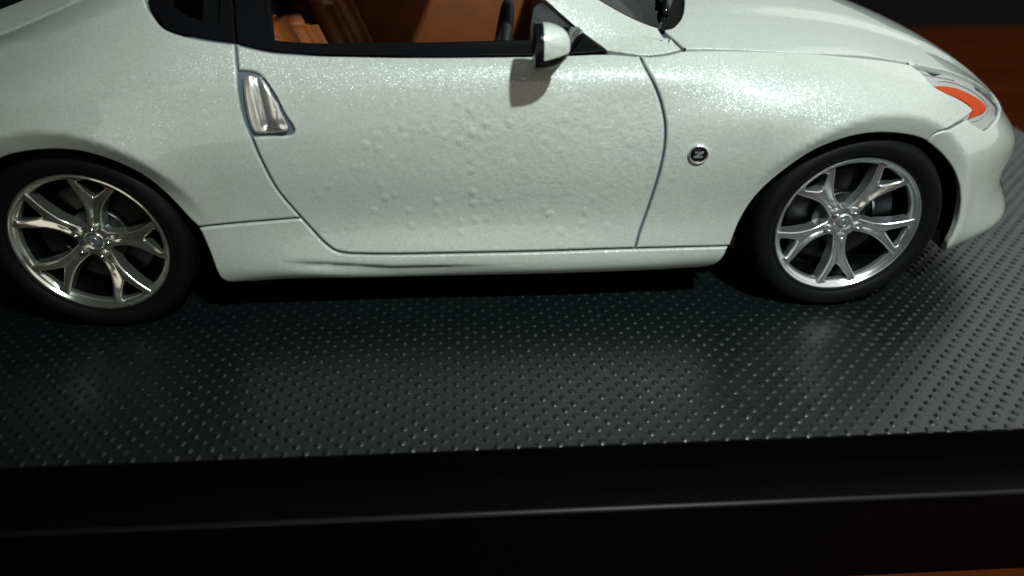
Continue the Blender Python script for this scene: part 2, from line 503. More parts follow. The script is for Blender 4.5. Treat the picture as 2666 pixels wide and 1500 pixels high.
roof_c = [interp1([-82, -70, -61, -53, -44, -36, -28, -20, -6, 6, 13, 18, 25], v) for v in
          ([-80, -70, -61, -53, -44, -36, -28, -20, -5.5, 8.5, 17.5, 24, 32],
           [38.5, 42.5, 45.9, 48.6, 51.4, 53.4, 54.5, 54.9, 54.2, 51.4, 48.4, 45.9, 42.3])]


def roof(u, s):
    u = np.asarray(u, float)
    s = np.asarray(s, float)
    far = s > 1
    q = np.where(far, 2 - s, s)
    a = side(u, np.full(len(u), 52.0))
    cx_, cz_ = roof_c[0](u), roof_c[1](u)
    e = 1 - (1 - q) ** 2
    x = a[:, 0] + (cx_ - a[:, 0]) * e
    y = a[:, 1] + (YC - a[:, 1]) * q
    z = a[:, 2] + (cz_ - a[:, 2]) * (1 - (1 - q) ** 2.3)
    y = np.where(far, 2 * YC - y, y)
    return np.stack([x, y, z], 1)


def frame(surf, u, t, eps=0.02, eps2=None):
    e2 = eps2 or eps
    a = (surf(u + eps, t) - surf(u - eps, t)) / (2 * eps)
    b = (surf(u, t + e2) - surf(u, t - e2)) / (2 * e2)
    n = np.cross(a, b)
    n /= np.linalg.norm(n, axis=1)[:, None] + 1e-12
    return a, b, n


class Finder:
    """photo pixel -> surface parameters, where the sight line meets the surface"""

    def __init__(self, surf, u0, u1, t0, t1, nu, nt, eps2=None):
        self.surf, self.eps2 = surf, eps2
        self.lo, self.hi = np.array([u0, t0]), np.array([u1, t1])
        U, T = np.meshgrid(np.linspace(u0, u1, nu), np.linspace(t0, t1, nt), indexing='ij')
        self.U, self.T = U.ravel(), T.ravel()
        self.P = surf(self.U, self.T)
        n = frame(surf, self.U, self.T, eps2=eps2)[2]
        self.ok = ((CAM_POS - self.P) * n).sum(1) > 0
        self.uv = project(self.P)

    def pix(self, pts):
        out = []
        for p in pts:
            d = ((self.uv - np.array(p)) ** 2).sum(1) + np.where(self.ok, 0, 1e6)
            i = int(np.argmin(d))
            w = np.array([self.U[i], self.T[i]])
            e = np.array([0.02, self.eps2 or 0.02])
            for _ in range(8):
                c = project(self.surf(np.array([w[0], w[0] + e[0], w[0]]), np.array([w[1], w[1], w[1] + e[1]])))
                J = np.stack([(c[1] - c[0]) / e[0], (c[2] - c[0]) / e[1]], 1)
                if abs(np.linalg.det(J)) < 1e-6:
                    break
                st = np.linalg.solve(J, np.array(p) - c[0])
                st = np.clip(st, -2.0 * np.array([1, e[1] / 0.02]), 2.0 * np.array([1, e[1] / 0.02]))
                w = np.clip(w + st, self.lo, self.hi)
            out.append(w)
        return np.array(out)

    def xz(self, pts):
        out = []
        for p in pts:
            m = (self.P[:, 1] < YC)
            d = (self.P[:, 0] - p[0]) ** 2 + (self.P[:, 2] - p[1]) ** 2 + np.where(m, 0, 1e6)
            i = int(np.argmin(d))
            w = np.array([self.U[i], self.T[i]])
            for _ in range(6):
                c = self.surf(np.array([w[0], w[0] + .02, w[0]]), np.array([w[1], w[1], w[1] + .02]))[:, [0, 2]]
                J = np.stack([(c[1] - c[0]) / .02, (c[2] - c[0]) / .02], 1)
                if abs(np.linalg.det(J)) < 1e-3:
                    break
                w = np.clip(w + np.clip(np.linalg.solve(J, np.array(p) - c[0]), -2, 2), self.lo, self.hi)
            out.append(w)
        return np.array(out)


SIDE = Finder(side, -110, 112, 4.2, 51.8, 460, 110)
HOOD = Finder(hood, 20, 111, 0.0, 1.9, 180, 90, eps2=0.001)
ROOF = Finder(roof, -81, 25, 0.0, 1.9, 180, 90, eps2=0.001)


def curve(pts, step=0.55, n=None):
    """Catmull-Rom through pts, resampled evenly"""
    P = np.asarray(pts, float)
    if len(P) == 2:
        m = max(1, int(round(np.linalg.norm(P[1] - P[0]) / step)))
        return P[0] + (P[1] - P[0]) * np.linspace(0, 1, m + 1)[:, None]
    Q = np.vstack([2 * P[0] - P[1], P, 2 * P[-1] - P[-2]])
    out = []
    for i in range(1, len(Q) - 2):
        t = np.linspace(0, 1, 14, endpoint=False)[:, None]
        a, b, c, d = Q[i - 1], Q[i], Q[i + 1], Q[i + 2]
        out.append(0.5 * ((2 * b) + (c - a) * t + (2 * a - 5 * b + 4 * c - d) * t * t + (3 * b - a - 3 * c + d) * t ** 3))
    D = np.vstack(out + [P[-1:]])
    s = np.r_[0, np.cumsum(np.linalg.norm(np.diff(D, axis=0), axis=1))]
    m = n or max(2, int(round(s[-1] / step)))
    q = np.linspace(0, s[-1], m + 1)
    return np.stack([np.interp(q, s, D[:, 0]), np.interp(q, s, D[:, 1])], 1)


def join(*segs):
    """segments end to end into one closed loop (shared corners once)"""
    L = []
    for s in segs:
        for p in s:
            if not L or np.hypot(*(p - L[-1])) > 1e-4:
                L.append(np.asarray(p, float))
    if np.hypot(*(L[0] - L[-1])) < 1e-4:
        L.pop()
    return np.array(L)


def area2(L):
    x, y = L[:, 0], L[:, 1]
    return (x * np.roll(y, -1) - y * np.roll(x, -1)).sum()


def inside(L, Q):
    x, y = Q[:, 0], Q[:, 1]
    r = np.zeros(len(Q), bool)
    for (x0, y0), (x1, y1) in zip(L, np.roll(L, -1, axis=0)):
        if y0 == y1:
            continue
        c = (y0 > y) != (y1 > y)
        r ^= c & (x < (x1 - x0) * (y - y0) / (y1 - y0) + x0)
    return r


# ------------------------------------------------------------------ object helpers
def link(name, me, mat, parent=None, origin=(0, 0, 0)):
    o = bpy.data.objects.new(name, me)
    col.objects.link(o)
    if mat is not None and not me.materials:
        me.materials.append(M[mat])
    if parent is not None:
        o.parent = parent
    return o


def empty(name, loc, parent=None):
    o = bpy.data.objects.new(name, None)
    col.objects.link(o)
    o.empty_display_size = 0.01
    o.location = np.array(loc) * MM
    if parent is not None:
        o.parent = parent
    return o


def mesh_np(name, V, Fc, smooth=True, normals=None):
    me = bpy.data.meshes.new(name)
    me.from_pydata((np.asarray(V) * MM).tolist(), [], [list(map(int, f)) for f in Fc])
    me.validate()
    if smooth:
        me.polygons.foreach_set('use_smooth', [True] * len(me.polygons))
    if normals is not None and len(me.vertices) == len(normals):
        me.normals_split_custom_set_from_vertices(np.asarray(normals).tolist())
    me.update()
    return me


def panel_mesh(surf, loops, spacing=0.8, gap=0.14, rnd=0.34, depth=0.8, lift=0.0, eps2=None, tscale=1.0, roll=True, mirror=False, both=False, origin=(0, 0, 0)):
    """One body panel: the piece of SURF inside loops[0] (minus the other loops), with rounded edges turned inwards.
    lift > 0 lowers the whole panel below the surface, lift < 0 raises it."""
    rings = []                                     # per loop: list of (uv, P, N)
    pts, edges, allr = [], [], []
    prof = [(gap + rnd, 0.0, 0.0), (gap + rnd * 0.5, rnd * 0.12, 0.5), (gap + rnd * 0.14, rnd * 0.42, 1.1), (gap, rnd * 1.0, 1.57), (gap, rnd + depth, 1.57)]
    if not roll:
        prof = [(gap, 0.0, 0.0), (gap, depth, 0.3)]
    for li, L in enumerate(loops):
        if (area2(L) > 0) != (li == 0):
            L = L[::-1]
        u, t = L[:, 0], L[:, 1]
        a, b, n = frame(surf, u, t, eps2=eps2)
        P = surf(u, t)
        T = np.roll(P, -1, 0) - np.roll(P, 1, 0)
        T /= np.linalg.norm(T, axis=1)[:, None] + 1e-12
        B = np.cross(n, T)
        # inward step expressed in surface parameters
        aa, ab, bb = (a * a).sum(1), (a * b).sum(1), (b * b).sum(1)
        Ba, Bb = (B * a).sum(1), (B * b).sum(1)
        det = aa * bb - ab * ab + 1e-12
        du, dt = (Ba * bb - Bb * ab) / det, (Bb * aa - Ba * ab) / det
        rs = []
        for ins, dep, ang in prof:
            uu, tt = u + du * ins, t + dt * ins
            Pn = surf(uu, tt)
            nn = frame(surf, uu, tt, eps2=eps2)[2]
            rs.append((np.stack([uu, tt], 1), Pn - nn * (dep + lift), nn * math.cos(ang) - B * math.sin(ang)))
        rings.append(rs)
        k = len(pts)
        allr.append((k, len(L)))
        pts += [(p[0], p[1] * tscale) for p in rs[0][0]]
        edges += [(k + i, k + (i + 1) % len(L)) for i in range(len(L))]
    outer = np.array(pts[:allr[0][1]])
    lo, hi = outer.min(0), outer.max(0)
    gx = np.arange(lo[0] + spacing * .5, hi[0], spacing)
    gy = np.arange(lo[1] + spacing * .5, hi[1], spacing)
    G = np.stack(np.meshgrid(gx, gy), -1).reshape(-1, 2)
    if len(G):
        ok = inside(outer, G)
        for k, m in allr[1:]:
            ok &= ~inside(np.array(pts[k:k + m]), G)
        G = G[ok]
        A = np.array(pts)
        if len(G):
            dmin = np.min([((G - p) ** 2).sum(1) for p in A], axis=0)
            G = G[dmin > (0.45 * spacing) ** 2]
    allp = [Vector(p) for p in pts] + [Vector(p) for p in G]
    vo, eo, fo, ov, oe, of = delaunay_2d_cdt(allp, edges, [], 1, 1e-6)
    W = np.array([(v[0], v[1] / tscale) for v in vo])
    imap = {}
    for i, src in enumerate(ov):
        for s in src:
            imap[s] = i
    P = surf(W[:, 0], W[:, 1])
    N = frame(surf, W[:, 0], W[:, 1], eps2=eps2)[2]
    V = list(P - N * lift)
    NN = list(N)
    Fc = []
    cen = np.array([np.mean([vo[i][:] for i in f], axis=0) for f in fo])
    keep = inside(outer, cen)
    for k, m in allr[1:]:
        keep &= ~inside(np.array(pts[k:k + m]), cen)
    Fc += [f for f, kk in zip(fo, keep) if kk]
    for (k, m), rs in zip(allr, rings):
        prev = [imap[k + i] for i in range(m)]
        for uvr, Pr, Nr in rs[1:]:
            cur = list(range(len(V), len(V) + m))
            V += list(Pr)
            NN += list(Nr)
            for i in range(m):
                j = (i + 1) % m
                Fc.append((prev[i], cur[i], cur[j], prev[j]))
            prev = cur
    V, NN = np.array(V), np.array(NN)
    if mirror or both:
        V2, N2 = V.copy(), NN.copy()
        V2[:, 1] = 2 * YC - V2[:, 1]
        N2[:, 1] *= -1
        F2 = [tuple(reversed(f)) for f in Fc]
        if mirror:
            V, NN, Fc = V2, N2, F2
        else:
            Fc = list(Fc) + [tuple(i + len(V) for i in f) for f in F2]
            V, NN = np.vstack([V, V2]), np.vstack([NN, N2])
    return mesh_np('panel', V - np.array(origin), Fc, True, NN)


CAR0 = (0, YC, 0)
car = empty('model_car', CAR0)
car['label'] = 'pearl white two-door sports coupe scale model with silver spoked wheels on the dotted black plate'
car['category'] = 'model car'


def panel(name, surf, loops, mat, parent=car, label=None, **kw):
    loops = [loops] if isinstance(loops, np.ndarray) else loops
    o = link(name, panel_mesh(surf, loops, origin=CAR0, **kw), mat, parent)
    if label:
        o['label'] = label
    return o


def lathe(prof, seg=64, arc=(0, 2 * math.pi)):
    """profile of (radius, y) turned about the y axis; outward side is -y / +r"""
    n = len(prof)
    full = abs(arc[1] - arc[0] - 2 * math.pi) < 1e-6
    m = seg if full else seg + 1
    V, Fc = [], []
    for i in range(m):
        a = arc[0] + (arc[1] - arc[0]) * i / seg
        for r, y in prof:
            V.append((r * math.cos(a), y, r * math.sin(a)))
    for i in range(seg):
        j = (i + 1) % m
        for k in range(n - 1):
            Fc.append((i * n + k, i * n + k + 1, j * n + k + 1, j * n + k))
    return V, Fc


def lathe_obj(name, prof, mat, parent, seg=64, arc=(0, 2 * math.pi), sharp=40):
    me = mesh_np(name, *lathe(prof, seg, arc))
    bm = bmesh.new()
    bm.from_mesh(me)
    bmesh.ops.recalc_face_normals(bm, faces=bm.faces)
    for e in bm.edges:
        if len(e.link_faces) == 2 and e.calc_face_angle(0) > math.radians(sharp):
            e.smooth = False
    bm.to_mesh(me)
    bm.free()
    return link(name, me, mat, parent)


def box_bm(bm, lo, hi, bev=0.0):
    r = bmesh.ops.create_cube(bm, size=1.0)
    for v in r['verts']:
        v.co = Vector([(lo[i] + hi[i]) / 2 + v.co[i] * (hi[i] - lo[i]) for i in range(3)]) * MM
    if bev:
        es = list({e for v in r['verts'] for e in v.link_edges})
        bmesh.ops.bevel(bm, geom=es, offset=bev * MM, segments=3, affect='EDGES', profile=0.5)


def bm_obj(name, bm, mat, parent, smooth=False):
    me = bpy.data.meshes.new(name)
    bmesh.ops.recalc_face_normals(bm, faces=bm.faces)
    bm.to_mesh(me)
    bm.free()
    if smooth:
        me.polygons.foreach_set('use_smooth', [True] * len(me.polygons))
    return link(name, me, mat, parent)


def tube(name, pts, r, mat, parent, seg=8):
    pts = [np.array(p, float) for p in pts]
    V_, F_ = [], []
    for i, p in enumerate(pts):
        d = pts[min(i + 1, len(pts) - 1)] - pts[max(i - 1, 0)]
        d /= np.linalg.norm(d)
        a = np.cross(d, (0.3, 0.2, 1.0))
        a /= np.linalg.norm(a)
        b = np.cross(d, a)
        rr_ = r[i] if isinstance(r, (list, tuple)) else r
        for k in range(seg):
            t_ = 2 * math.pi * k / seg
            V_.append(p + rr_ * (a * math.cos(t_) + b * math.sin(t_)) - np.array(CAR0))
    for i in range(len(pts) - 1):
        for k in range(seg):
            j_ = (k + 1) % seg
            F_.append((i * seg + k, i * seg + j_, (i + 1) * seg + j_, (i + 1) * seg + k))
    F_.append(tuple(range(seg))[::-1])
    F_.append(tuple(range((len(pts) - 1) * seg, len(pts) * seg)))
    return link(name, mesh_np(name, V_, F_), mat, parent)


# ------------------------------------------------------------------ table and display base
TABLE_Z = -18.2
BX0, BX1, BY0, BY1 = -134.0, 133.6, -27.6, 100.4


def quad_sheet(name, x0, x1, y0, y1, z, mat, kind):
    me = mesh_np(name, [(x0, y0, z), (x1, y0, z), (x1, y1, z), (x0, y1, z)], [(0, 1, 2, 3)], False)
    o = link(name, me, mat)
    o['kind'] = kind
    return o


bm = bmesh.new()
box_bm(bm, (-420, -330, TABLE_Z - 22), (520, 268, TABLE_Z), 3.0)
tb = bm_obj('table_top', bm, 'wood', None)
tb['kind'] = 'structure'

base = empty('display_base', (0, YC, TABLE_Z))
base['label'] = 'black plastic display base with a raised plate covered in tiny domes'
base['category'] = 'display stand'
B0 = np.array([0, YC, TABLE_Z])


def profile_frame(name, prof, mat, close_top):
    """closed rectangular ring swept with PROF = list of (outset, z) round the plate; rounded corners"""
    rc = 3.0
    corners = [(BX1 - rc, BY0 + rc, -90), (BX1 - rc, BY1 - rc, 0), (BX0 + rc, BY1 - rc, 90), (BX0 + rc, BY0 + rc, 180)]
    ring = []
    for cx_, cy_, a0 in corners:
        for k in range(9):
            a = math.radians(a0 + 90 * k / 8)
            ring.append((cx_, cy_, math.cos(a), math.sin(a)))
    V, Fc = [], []
    n = len(ring)
    for o_, z in prof:
        V += [(x + c * (rc + o_), y + s * (rc + o_), z) for x, y, c, s in ring]
    for k in range(len(prof) - 1):
        for i in range(n):
            j = (i + 1) % n
            Fc.append((k * n + i, (k + 1) * n + i, (k + 1) * n + j, k * n + j))
    if close_top:
        Fc.append(tuple(range(n)))
    me = mesh_np(name, np.array(V) - B0, Fc, True)
    b_ = bmesh.new()
    b_.from_mesh(me)
    bmesh.ops.recalc_face_normals(b_, faces=b_.faces)
    for e in b_.edges:
        if len(e.link_faces) == 2 and e.calc_face_angle(0) > math.radians(50):
            e.smooth = False
    b_.to_mesh(me)
    b_.free()
    return link(name, me, mat, base)


profile_frame('plate', [(0.0, 0.0), (0.05, -0.1), (0.06, -0.3)], 'base', True)
profile_frame('plate_side', [(0.06, -0.3), (0.06, -4.4)], 'base_smooth', False)
profile_frame('ledge', [(0.06, -4.35), (0.3, -4.2), (5.9, -4.0)], 'base_smooth', False)
profile_frame('rim_edge', [(5.9, -4.0), (6.12, -4.05), (6.3, -4.18), (6.38, -4.36)], 'rim_edge', False)
profile_frame('skirt', [(6.38, -4.36), (6.5, TABLE_Z - 0.05)], 'base_smooth', False)

# the moulded domes: one relief, far too many to count
dome_r, dome_h = 0.56, 0.22
PX, PY = 2.5, 1.16
seg, rr = 8, [(1.0, 0.0), (0.8, 0.36), (0.5, 0.75), (0.2, 0.96)]
unit = []
for r_, h_ in rr:
    for k in range(seg):
        a = 2 * math.pi * k / seg
        unit.append((r_ * dome_r * math.cos(a), r_ * dome_r * math.sin(a), h_ * dome_h))
unit.append((0, 0, dome_h))
unit = np.array(unit)
uf = [(l * seg + k, l * seg + (k + 1) % seg, (l + 1) * seg + (k + 1) % seg, (l + 1) * seg + k) for l in range(3) for k in range(seg)]
ut = [(3 * seg + k, 3 * seg + (k + 1) % seg, 4 * seg) for k in range(seg)]
cs = []
j = 0
y = BY0 + 0.35
while y < BY1 - 0.5:
    x = BX0 + 0.7 + (PX / 2 if j % 2 else 0)
    while x < BX1 - 0.7:
        # domes under the car that nothing sees are left out
        if not (-40 < x < 40 and 12 < y < 62):
            cs.append((x, y))
        x += PX
    y += PY
    j += 1
cs = np.array(cs)
rng = np.random.default_rng(5)
jit = rng.normal(0, 0.03, (len(cs), 2))
hs = rng.uniform(0.75, 1.12, len(cs))
V = np.zeros((len(cs), len(unit), 3))
V[:, :, :2] = unit[None, :, :2] + (cs + jit)[:, None, :]
V[:, :, 2] = unit[None, :, 2] * hs[:, None] - 0.02
nv = len(unit)
off = (np.arange(len(cs)) * nv)
quads = (np.array(uf)[None] + off[:, None, None]).reshape(-1, 4)
tris = (np.array(ut)[None] + off[:, None, None]).reshape(-1, 3)
me = bpy.data.meshes.new('dome_relief')
me.vertices.add(V.shape[0] * nv)
me.vertices.foreach_set('co', ((V.reshape(-1, 3) - B0) * MM).ravel())
me.loops.add(quads.size + tris.size)
me.loops.foreach_set('vertex_index', np.r_[quads.ravel(), tris.ravel()].astype(np.int32))
me.polygons.add(len(quads) + len(tris))
me.polygons.foreach_set('loop_start', np.r_[np.arange(len(quads)) * 4, quads.size + np.arange(len(tris)) * 3].astype(np.int32))
me.polygons.foreach_set('use_smooth', np.ones(len(quads) + len(tris), bool))
me.update(calc_edges=True)
me.validate()
dr = link('dome_relief', me, 'base', base)
dr['kind'] = 'stuff'

# ------------------------------------------------------------------ body panels
z3 = lambda L: [((1766 + x / 2.862) * DS, (y / 2.862) * DS) for x, y in L]
z6 = lambda L: [((1766 + x / 2.862) * DS, (380 + y / 2.862) * DS) for x, y in L]
z4 = lambda L: [((x / 2.862) * DS, (380 + y / 2.862) * DS) for x, y in L]
S = SIDE.pix

# shared seams, as seen in the photograph
gap_rear_up = curve(S([(592, 109), (594, 140), (598, 178)]))
pocket = curve(S([(598, 178), (618, 179), (641, 183), (663, 199), (690, 240), (714, 287), (737, 324), (729, 338), (690, 341), (655, 342), (632, 344)]), 0.4)
gap_rear_pocket = curve(S([(598, 178), (602, 240), (613, 296), (632, 344)]))
gap_rear_mid = curve(S([(632, 344), (660, 410), (700, 482), (757, 549)]))
gap_rear_low = curve(S([(757, 549), (805, 600), (832, 624), (852, 634), (880, 638.5)]))
gap_bottom = curve(S([(880, 638.5), (985, 640), (1188, 636.6), (1390, 632), (1598, 625.5)]))
gap_front = curve(S([(1598, 625.5), (1609.8, 583), (1626.7, 536), (1643.6, 485), (1660, 430), (1671, 375), (1674, 330), (1671, 295), (1660.5, 250), (1643.6, 207), (1623.4, 167), (1609.8, 139)]))
fender_bottom = curve(S([(1598, 625.5), (1720, 623), (1833, 620.5)]))
belt = curve(S([(1609.8, 139), (1525, 133), (1430, 136), (1310, 139), (1100, 141.5), (900, 139), (760, 135), (690, 130), (640, 121), (592, 109)]))
skirt_top = curve(S([(757, 549), (640, 559), (498, 573)]))
# arches
arch_f = S(z6([(392, 742), (430, 640), (470, 550), (530, 450), (605, 355)]) + z3([(700, 1350), (850, 1230), (1000, 1132), (1150, 1067), (1300, 1022), (1450, 1001), (1600, 1003), (1750, 1025), (1850, 1062)]))
arch_f2 = S(z3([(1850, 1062), (1950, 1150), (2030, 1250), (2075, 1350)]) + z6([(2095, 350), (2100, 450), (2085, 560)]))
arch_f_back = curve(arch_f)
arch_f_fwd = curve(np.vstack([arch_f2, S(z6([(2050, 650), (2000, 738), (1962, 800)]))]))
ang = lambda cx_, r, L: [(cx_ + r * math.cos(math.radians(a)), RW + r * math.sin(math.radians(a))) for a in L]
arch_r_vis = S(z4([(1462, 610), (1400, 540), (1300, 430), (1200, 330), (1050, 215), (900, 140), (750, 85), (600, 48), (450, 35), (300, 40), (150, 60), (30, 95)]))
arch_r_hid = SIDE.xz(ang(-WX, 14.7, [128, 140, 155, 170, 185]) + [(-68.2, 10.6)])
arch_r = curve(np.vstack([np.array([skirt_top[-1]]), arch_r_vis[1:], arch_r_hid]))
hood_shut_px = z3([(40, 352), (500, 360), (900, 374), (1200, 399), (1500, 429), (1690, 458)]) + [(2303, 161)]
hood_side = curve(S([(1714, 125)] + [(a, b + 3) for a, b in hood_shut_px[1:-1]] + hood_shut_px[-1:]))
# head lamp outline
lamp_low_px = z3([(1725, 474), (1780, 512), (1840, 562), (1900, 632), (1990, 682), (2100, 732), (2185, 790), (2198, 838), (2155, 882)])
lamp_low = curve(S(lamp_low_px), 0.4)
lamp_bot = curve(S(z3([(2155, 882), (2190, 912), (2240, 940), (2285, 962), (2330, 940)]) + [(2497, 312)]), 0.4)
lamp_top = curve(S(z3([(1725, 474), (1850, 505), (1990, 530), (2120, 575), (2230, 630), (2330, 703), (2385, 762)])), 0.4)
e0, e1 = lamp_bot[-1], lamp_top[-1]
lamp_fwd = curve(np.array([e0, (e0 * .72 + e1 * .28) + (0.9, 0.1), (e0 * .3 + e1 * .7) + (0.9, 0.3), e1]), 0.4)
bumper_seam = curve(S(z3([(1850, 1062), (1930, 992), (2050, 945), (2155, 882)])))
a_tip = S([(1528, 127)])[0]
pil_fr = curve(S([(1609.8, 139), (1640, 139), (1680, 134), (1714, 125)]))

door_loop = join(gap_rear_up, pocket, gap_rear_mid, gap_rear_low, gap_bottom, gap_front, belt)
panel('door', side, door_loop, 'paint')
skirt_end = np.array([(33.9, 9.2), (33.6, 7.6), (32.3, 6.4), (30.0, 5.6)])
fe = fender_bottom[-1]
skirt_f = curve(np.vstack([[fe], [(fe[0] - .2, 9.6), (fe[0] - 0.7, 8.0), (fe[0] - 1.7, 6.9), (fe[0] - 3.4, 6.0), (fe[0] - 6, 5.3)]]))
sk0 = skirt_top[-1]
skirt_r = curve(np.vstack([SIDE.xz([(-33.5, 7.0), (-35.4, 7.1), (-36.3, 7.7), (-36.7, 8.8), (-37.0, 12.2)]), [sk0]]))
skirt_bot = np.vstack([curve(np.array([skirt_f[-1], (0, 5.2), (-24, 5.2), (-30, 5.9), skirt_r[0]]))])
panel('side_skirt', side, join(gap_rear_low, gap_bottom, fender_bottom, skirt_f, skirt_bot, skirt_r, skirt_top[::-1]), 'paint', spacing=0.33)
panel('front_fender', side, join(gap_front[::-1], fender_bottom, arch_f_back, bumper_seam, lamp_low[::-1], hood_side[::-1], pil_fr[::-1]), 'paint')
# rear quarter with its pillar
qw = curve(S([(592, 109), (520, 99), (450, 84), (402, 60), (374, 22), (366, 1)]))
qtop = qw[-1]
q_up = curve(np.array([qtop, (qtop[0] - 0.3, 47.2), (qtop[0] + 2.2, 49.2), (-30, 50.6), (-12, 50.8)]))
q_roof = curve(np.array([(-12, 50.8), (-12, 51.9)]))
q_rail = curve(np.array([(-12, 51.9), (-80, 51.9)]))
q_tail = curve(np.array([(-80, 51.9), (-80, 16), (-75, 11.5), (-68.8, 10.2)]))
quarter_loop = join(gap_rear_up[::-1], qw, q_up, q_roof, q_rail, q_tail, curve(np.vstack([[(-68.8, 10.2)], arch_r[-1:]])), arch_r[::-1], skirt_top[::-1], gap_rear_mid[::-1], gap_rear_pocket[::-1])
panel('rear_quarter', side, quarter_loop, 'paint')
# A pillar: from the fender up to the roof
tri = S([(1528, 127), (1483, 95), (1440, 62), (1404, 30), (1372, 1)])
tri_up = curve(np.vstack([tri, [(tri[-1][0] - 4, tri[-1][1] + 2.2), (-2, 50.4), (-12, 50.8)]]))
pil_back = curve(np.array([(-12, 50.8), (-12, 51.9)]))
pil_rail = curve(np.array([(-12, 51.9), (24.6, 51.9)]))
pil_cowl = curve(np.vstack([[(24.6, 51.9)], S([(1690, 99)]), [hood_side[0]]]))
pillar_loop = join(curve(np.array([belt[0], a_tip])), tri_up, pil_back, pil_rail, pil_cowl, pil_fr[::-1])
panel('windscreen_pillar', side, pillar_loop, 'paint', gap=0.06, rnd=0.14)
# front bumper
ae = arch_f_fwd[-1]
bmp_low = curve(np.array([ae, (ae[0] + 1.2, 5.9), (78, 5.2), (90, 4.6), (111.95, 4.6)]))
bmp_mid = curve(np.array([(111.95, 4.6), (111.95, 38.2)]))
bmp_top = curve(np.array([(111.95, 38.2), (98, 38.2), (90, 38.1), e1]))
bumper_loop = join(bumper_seam[::-1], arch_f_fwd, bmp_low, bmp_mid, bmp_top, lamp_fwd[::-1], lamp_bot[::-1])
panel('front_bumper', side, bumper_loop, 'paint', gap=0.10, both=True)
# rear bumper, out of the picture
rb = join(curve(np.array([(-80.3, 51), (-80.3, 16), (-79, 10), (-78, 7)])), curve(np.array([(-78, 7), (-115.9, 5)])), curve(np.array([(-115.9, 5), (-115.9, 51)])), curve(np.array([(-115.9, 51), (-80.3, 51)])))
panel('rear_bumper', side, rb[::-1], 'paint', spacing=1.6, both=True)
for nm, lp in (('door', join(gap_rear_up, gap_rear_pocket, gap_rear_mid, gap_rear_low, gap_bottom, gap_front, belt)),
               ('side_skirt', join(gap_rear_low, gap_bottom, fender_bottom, skirt_f, skirt_bot, skirt_r, skirt_top[::-1])),
               ('front_fender', join(gap_front[::-1], fender_bottom, arch_f_back, bumper_seam, lamp_low[::-1], hood_side[::-1], pil_fr[::-1])),
               ('rear_quarter', quarter_loop), ('windscreen_pillar', pillar_loop)):
    panel(nm, side, lp, 'paint', spacing=1.6, mirror=True)

# bonnet
H = HOOD.pix
hr = H([(1722, 126), (1694, 100), (1668, 76), (1690, 68), (1710, 45), (1717, 18), (1716, -20)])
hr2 = [(hr[-1][0], 0.55), (hr[-1][0] - 0.3, 1.0)]
half = np.vstack([hr, hr2])
hrear = curve(half, 0.03 * 20)
n_e = 60
near_edge = np.stack([np.linspace(hrear[0][0], 111.0, 110), np.full(110, 0.004)], 1)
hood_half = [near_edge, np.array([(111.0, 0.004), (111.0, 1.0)])]
full_rear = np.vstack([half, [(p[0], 2 - p[1]) for p in half[::-1][1:]]])


def dense(P, k=8):
    out = []
    for a, b in zip(P[:-1], P[1:]):
        for i in range(k):
            out.append(a + (b - a) * i / k)
    out.append(P[-1])
    return np.array(out)


def cr_dense(P, k=8):
    P = np.asarray(P, float)
    Q = np.vstack([2 * P[0] - P[1], P, 2 * P[-1] - P[-2]])
    out = []
    for i in range(1, len(Q) - 2):
        t = np.linspace(0, 1, k, endpoint=False)[:, None]
        a, b, c, d = Q[i - 1], Q[i], Q[i + 1], Q[i + 2]
        out.append(0.5 * ((2 * b) + (c - a) * t + (2 * a - 5 * b + 4 * c - d) * t * t + (3 * b - a - 3 * c + d) * t ** 3))
    return np.vstack(out + [P[-1:]])


rear_line = cr_dense(full_rear, 6)
u0 = rear_line[0][0]
nearL = np.stack([np.linspace(u0, 106.0, 120), np.full(120, 0.003)], 1)
farL = np.stack([np.linspace(106.0, u0, 120), np.full(120, 1.997)], 1)
tipL = np.stack([np.full(30, 106.0), np.linspace(0.003, 1.997, 30)], 1)
hood_loop = join(nearL, tipL, farL, rear_line[::-1])
panel('bonnet', hood, hood_loop, 'paint', spacing=1.0, gap=0.22, rnd=0.2, eps2=0.001, tscale=32.0)

# windscreen, roof, hatch
R_ = ROOF.pix


def rect(u0, u1, s0, s1, n=60):
    return join(np.stack([np.linspace(u0, u1, n), np.full(n, s0)], 1), np.stack([np.full(n, u1), np.linspace(s0, s1, n)], 1),
                np.stack([np.linspace(u1, u0, n), np.full(n, s1)], 1), np.stack([np.full(n, u0), np.linspace(s1, s0, n)], 1))


panel('windscreen', roof, rect(0.5, 24.9, 0.01, 1.99), 'glass', spacing=1.4, eps2=0.001, tscale=25.0, lift=0.25, gap=0.05, roll=False, depth=0.4)
panel('roof', roof, rect(-30, 0.2, 0.004, 1.996), 'paint', spacing=1.4, eps2=0.001, tscale=25.0)
panel('hatch', roof, rect(-80, -30.4, 0.004, 1.996), 'paint', spacing=1.4, eps2=0.001, tscale=25.0)

gr = join(curve(np.array([(92, 10.5), (111.9, 9.4)])), curve(np.array([(111.9, 9.4), (111.9, 19.5)])), curve(np.array([(111.9, 19.5), (98, 19), (93, 15.5), (92, 10.5)])))
panel('grille', side, gr, 'void', gap=0.0, rnd=0.1, depth=0.2, lift=-0.12, spacing=1.5, both=True)
panel('rear_window', roof, rect(-66, -36, 0.22, 1.78), 'black', spacing=1.6, eps2=0.001, tscale=25.0, lift=-0.1, gap=0.0, rnd=0.15, depth=0.3)

